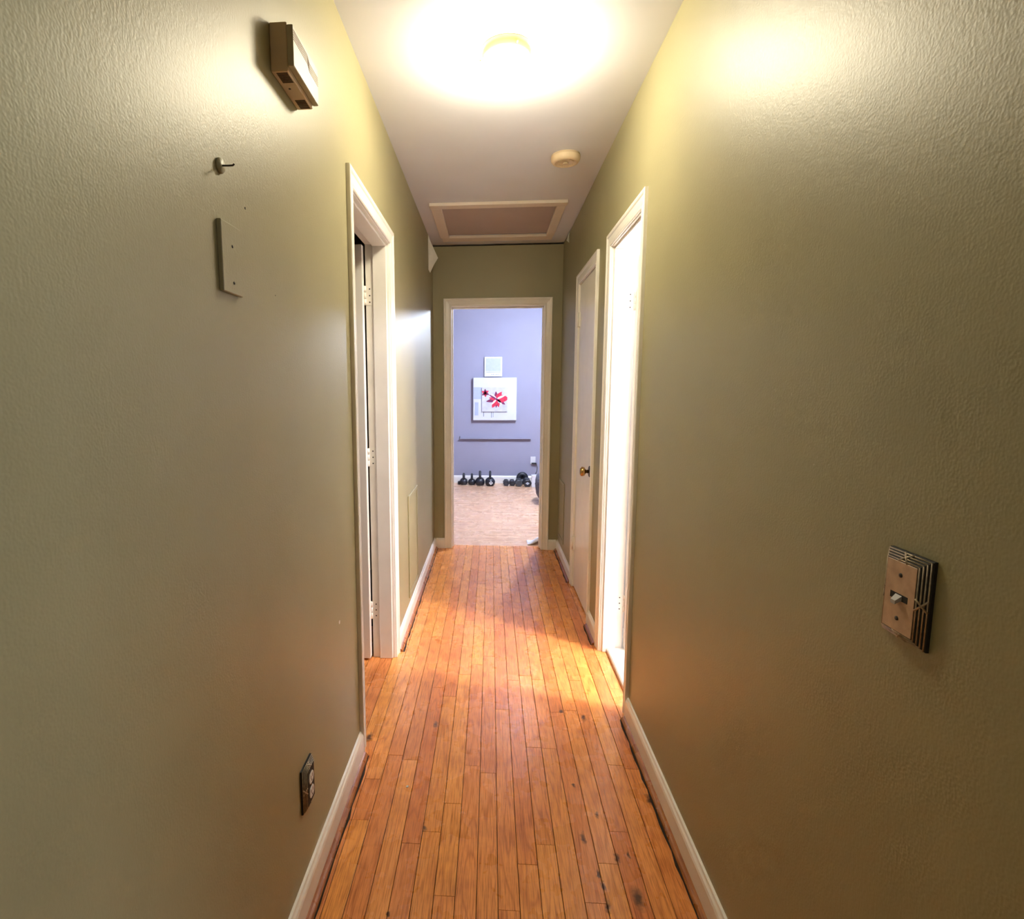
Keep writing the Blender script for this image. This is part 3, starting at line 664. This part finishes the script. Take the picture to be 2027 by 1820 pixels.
# ------------------------------------------------------------------ far room: kettlebells and dumbbells
def kettlebell(x, y, r, h, label, badge=False):
    k = thing('kettlebell', (x, y, 0), label, 'kettlebell', 'kettlebells along the far wall')
    b = MB(); T = Matrix.Translation((x, y, 0)); prof = [(0.0, 0.0), (r * 0.66, 0.0)]
    zc = r * 0.76
    for i in range(11):
        a = -0.86 + i * (PI / 2 + 0.86 - 0.25) / 10; prof.append((r * math.cos(a), zc + r * math.sin(a)))
    prof.append((0.0, zc + r * 0.985)); b.lathe(prof, 28, T); b.build('body', M_blackiron, k)
    b = MB(); z0 = zc + r * 0.72; hw = r * 0.62; pts = []
    for i in range(15):
        a = -0.25 + i * (PI + 0.5) / 14; pts.append((x, y + hw * math.cos(a) * (1.0 if 2 < i < 12 else 0.92), z0 + (h - z0 - 0.012) * (0.12 + 0.88 * max(0, math.sin(a)) ** 0.7) if 0 < a < PI else z0 - 0.01))
    b.tube(pts, 0.0160, 10); b.build('handle', M_blackiron, k)
    if badge:
        s = r * 0.40; b = MB(); cx, cz = x + 0.012, zc - 0.004; yy = y - r
        q = [(cx - s, cz), (cx, cz - s), (cx + s, cz), (cx, cz + s)]
        b.prism([(u, yy + 0.008, v) for u, v in q], [(u, yy - 0.002, v) for u, v in q]); b.build('badge', M_white, k, 'white diamond badge')
        b = MB(); b.box(cx - s * 0.25, cx + s * 0.3, yy - 0.0028, yy - 0.0018, cz - s * 0.05, cz + s * 0.35); b.build('badge_print', M_black, k)
    return k
kettlebell(-0.377, 7.80, 0.057, 0.168, 'small black kettlebell, leftmost of the four')
kettlebell(-0.262, 7.79, 0.054, 0.162, 'small black kettlebell, second from the left of four')
kettlebell(-0.146, 7.76, 0.068, 0.208, 'large black kettlebell without badge, third from the left')
kettlebell(-0.004, 7.73, 0.071, 0.212, 'large black kettlebell with a white diamond badge', True)
b = MB(); b.box(-0.462, -0.425, 7.80, 7.86, 0.0, 0.045, 0.006); o = b.build('rubber_block', M_black); tag(o, 'small black block on the floor left of the kettlebells', 'block')

def dumbbell(x, y, r, ln, label, mat, badge=False):
    k = thing('dumbbell', (x, y, 0), label, 'dumbbell', 'hex dumbbells by the far wall')
    zc = r * math.cos(PI / 6)
    for e in (-1, 1):
        yc = y + e * (ln / 2 - 0.03); b = MB(); T = Matrix.Translation((x, yc, zc)) @ Matrix.Rotation(PI / 2, 4, 'X') 
        b.lathe([(0.0, -0.03), (r * 0.86, -0.03), (r, -0.024), (r, 0.024), (r * 0.86, 0.03), (0.0, 0.03)], 6, T, smooth=False); b.build('head', mat, k)
    b = MB(); b.tube([(x, y - ln / 2 + 0.05, zc), (x, y, zc), (x, y + ln / 2 - 0.05, zc)], [0.013, 0.016, 0.013], 12); b.build('grip', M_steel, k)
    b = MB(); s = r * 0.5; yy = y - ln / 2 - 0.0005
    q = [(x - s, zc), (x, zc - s * 0.7), (x + s, zc), (x, zc + s * 0.7)]
    b.prism([(u, yy + 0.003, v) for u, v in q], [(u, yy - 0.001, v) for u, v in q]); b.build('emblem', M_pgrey if badge else M_greyrub, k)
dumbbell(0.222, 7.80, 0.043, 0.17, 'small black hex dumbbell, leftmost by the baseboard', M_blackiron)
dumbbell(0.308, 7.80, 0.043, 0.17, 'small black hex dumbbell beside the charcoal one', M_blackiron)
dumbbell(0.398, 7.77, 0.052, 0.20, 'charcoal hex dumbbell in front of the weight plate', M_greyrub)
dumbbell(0.514, 7.76, 0.058, 0.22, 'larger black hex dumbbell with a pale emblem', M_blackiron, True)
wpz = thing('weight_plate', (0.455, 7.912, 0), 'round black weight plate leaning on the far wall', 'weight plate')
T = Matrix.Translation((0.455, 7.908, 0.086)) @ Matrix.Rotation(PI / 2 - 0.12, 4, 'X')
b = MB(); b.lathe([(0.016, -0.012), (0.030, -0.014), (0.034, -0.009), (0.066, -0.009), (0.070, -0.014), (0.085, -0.013), (0.085, 0.011), (0.016, 0.011), (0.016, -0.012)], 40, T); b.build('disc', M_black, wpz)
b = MB(); b.tube([T @ Vector((0.018 * math.cos(i * PI / 10), 0.018 * math.sin(i * PI / 10), -0.012)) for i in range(20)], 0.004, 6, closed=True); b.build('hub_ring', M_steel, wpz)
b = MB(); b.box(0.568, 0.640, 7.62, 7.70, 0.0, 0.150, 0.004)
wb = thing('storage_box', (0.6, 7.66, 0), 'small pale box standing beside the dumbbells', 'box'); b.build('box_body', M_canvas, wb)
b = MB(); b.box(0.564, 0.644, 7.616, 7.704, 0.1502, 0.172, 0.004); b.build('lid', M_white, wb)
# grey ottoman at the doorway edge, with a white throw on it
ot = thing('ottoman', (0.895, 6.58, 0), 'grey tweed ottoman half hidden by the right door frame', 'ottoman')
b = MB(); rows = []
prof = [(0.0, 0.03), (0.27, 0.03), (0.315, 0.05), (0.350, 0.11), (0.362, 0.20), (0.362, 0.27), (0.350, 0.325), (0.30, 0.352), (0.0, 0.360)]
b.lathe(prof, 36, Matrix.Translation((0.895, 6.58, 0))); b.build('cushion', M_tweed, ot)
for a in (0.8, 2.35, 3.93, 5.5):
    b = MB(); b.lathe([(0.018, 0.0), (0.022, 0.04)], 12, Matrix.Translation((0.895 + 0.22 * math.cos(a), 6.58 + 0.22 * math.sin(a), 0))); b.build('leg', M_black, ot)
b = MB(); b.tube([T2 for T2 in [Vector((0.895 + 0.363 * math.cos(i * PI / 18), 6.58 + 0.363 * math.sin(i * PI / 18), 0.225)) for i in range(36)]], 0.004, 6, closed=True); b.build('piping', M_greyrub, ot)
def cloth(name, label, x0, x1, y0, y1, zf, nx=14, ny=14, thick=0.006):
    b = MB(); g = []; g2 = []
    for i in range(nx + 1):
        r, r_ = [], []
        for j in range(ny + 1):
            x = x0 + (x1 - x0) * i / nx; y = y0 + (y1 - y0) * j / ny; z = zf(i / nx, j / ny)
            r.append(b.bm.verts.new((x, y, z + thick))); r_.append(b.bm.verts.new((x, y, z)))
        g.append(r); g2.append(r_)
    for i in range(nx):
        for j in range(ny):
            f = b.bm.faces.new((g[i][j], g[i + 1][j], g[i + 1][j + 1], g[i][j + 1])); f.smooth = True
            f = b.bm.faces.new((g2[i][j], g2[i][j + 1], g2[i + 1][j + 1], g2[i + 1][j])); f.smooth = True
    for i in range(nx):
        for jj in (0, ny): b.bm.faces.new((g[i][jj], g[i + 1][jj], g2[i + 1][jj], g2[i][jj]))
    for j in range(ny):
        for ii in (0, nx): b.bm.faces.new((g[ii][j], g[ii][j + 1], g2[ii][j + 1], g2[ii][j]))
    o = b.build(name, M_cloth); return tag(o, label, 'cloth')
cloth('throw_blanket', 'folded white throw lying on the grey ottoman', 0.66, 1.06, 6.43, 6.73, lambda u, v: 0.3615 + 0.016 * math.sin(3 * PI * u) ** 2 + 0.02 * math.sin(PI * v) ** 2 * abs(math.sin(5 * u + 2 * v)))
cloth('crumpled_cloth', 'crumpled white cloth on the floor at the right door jamb', 0.325, 0.465, 4.735, 4.875, lambda u, v: 0.0006 + 0.150 * max(0, u) ** 1.3 * (0.55 + 0.45 * math.sin(6 * v + 2 * u)) * math.sin(PI * min(1, 0.15 + v * 0.85)))

b = MB(); q = (-0.277, 1.726)
b.prism([(q[0] - .004, q[1] - .005, 0.0004), (q[0] + .004, q[1] - .004, 0.0004), (q[0] + .005, q[1] + .004, 0.0004), (q[0] - .002, q[1] + .006, 0.0004)], [(q[0] - .003, q[1] - .004, 0.0022), (q[0] + .003, q[1] - .003, 0.0018), (q[0] + .004, q[1] + .003, 0.0022), (q[0] - .002, q[1] + .004, 0.0016)])
tag(b.build('paint_fleck', M_white), 'tiny white paint fleck lying on the hallway floorboards', 'paint fleck')
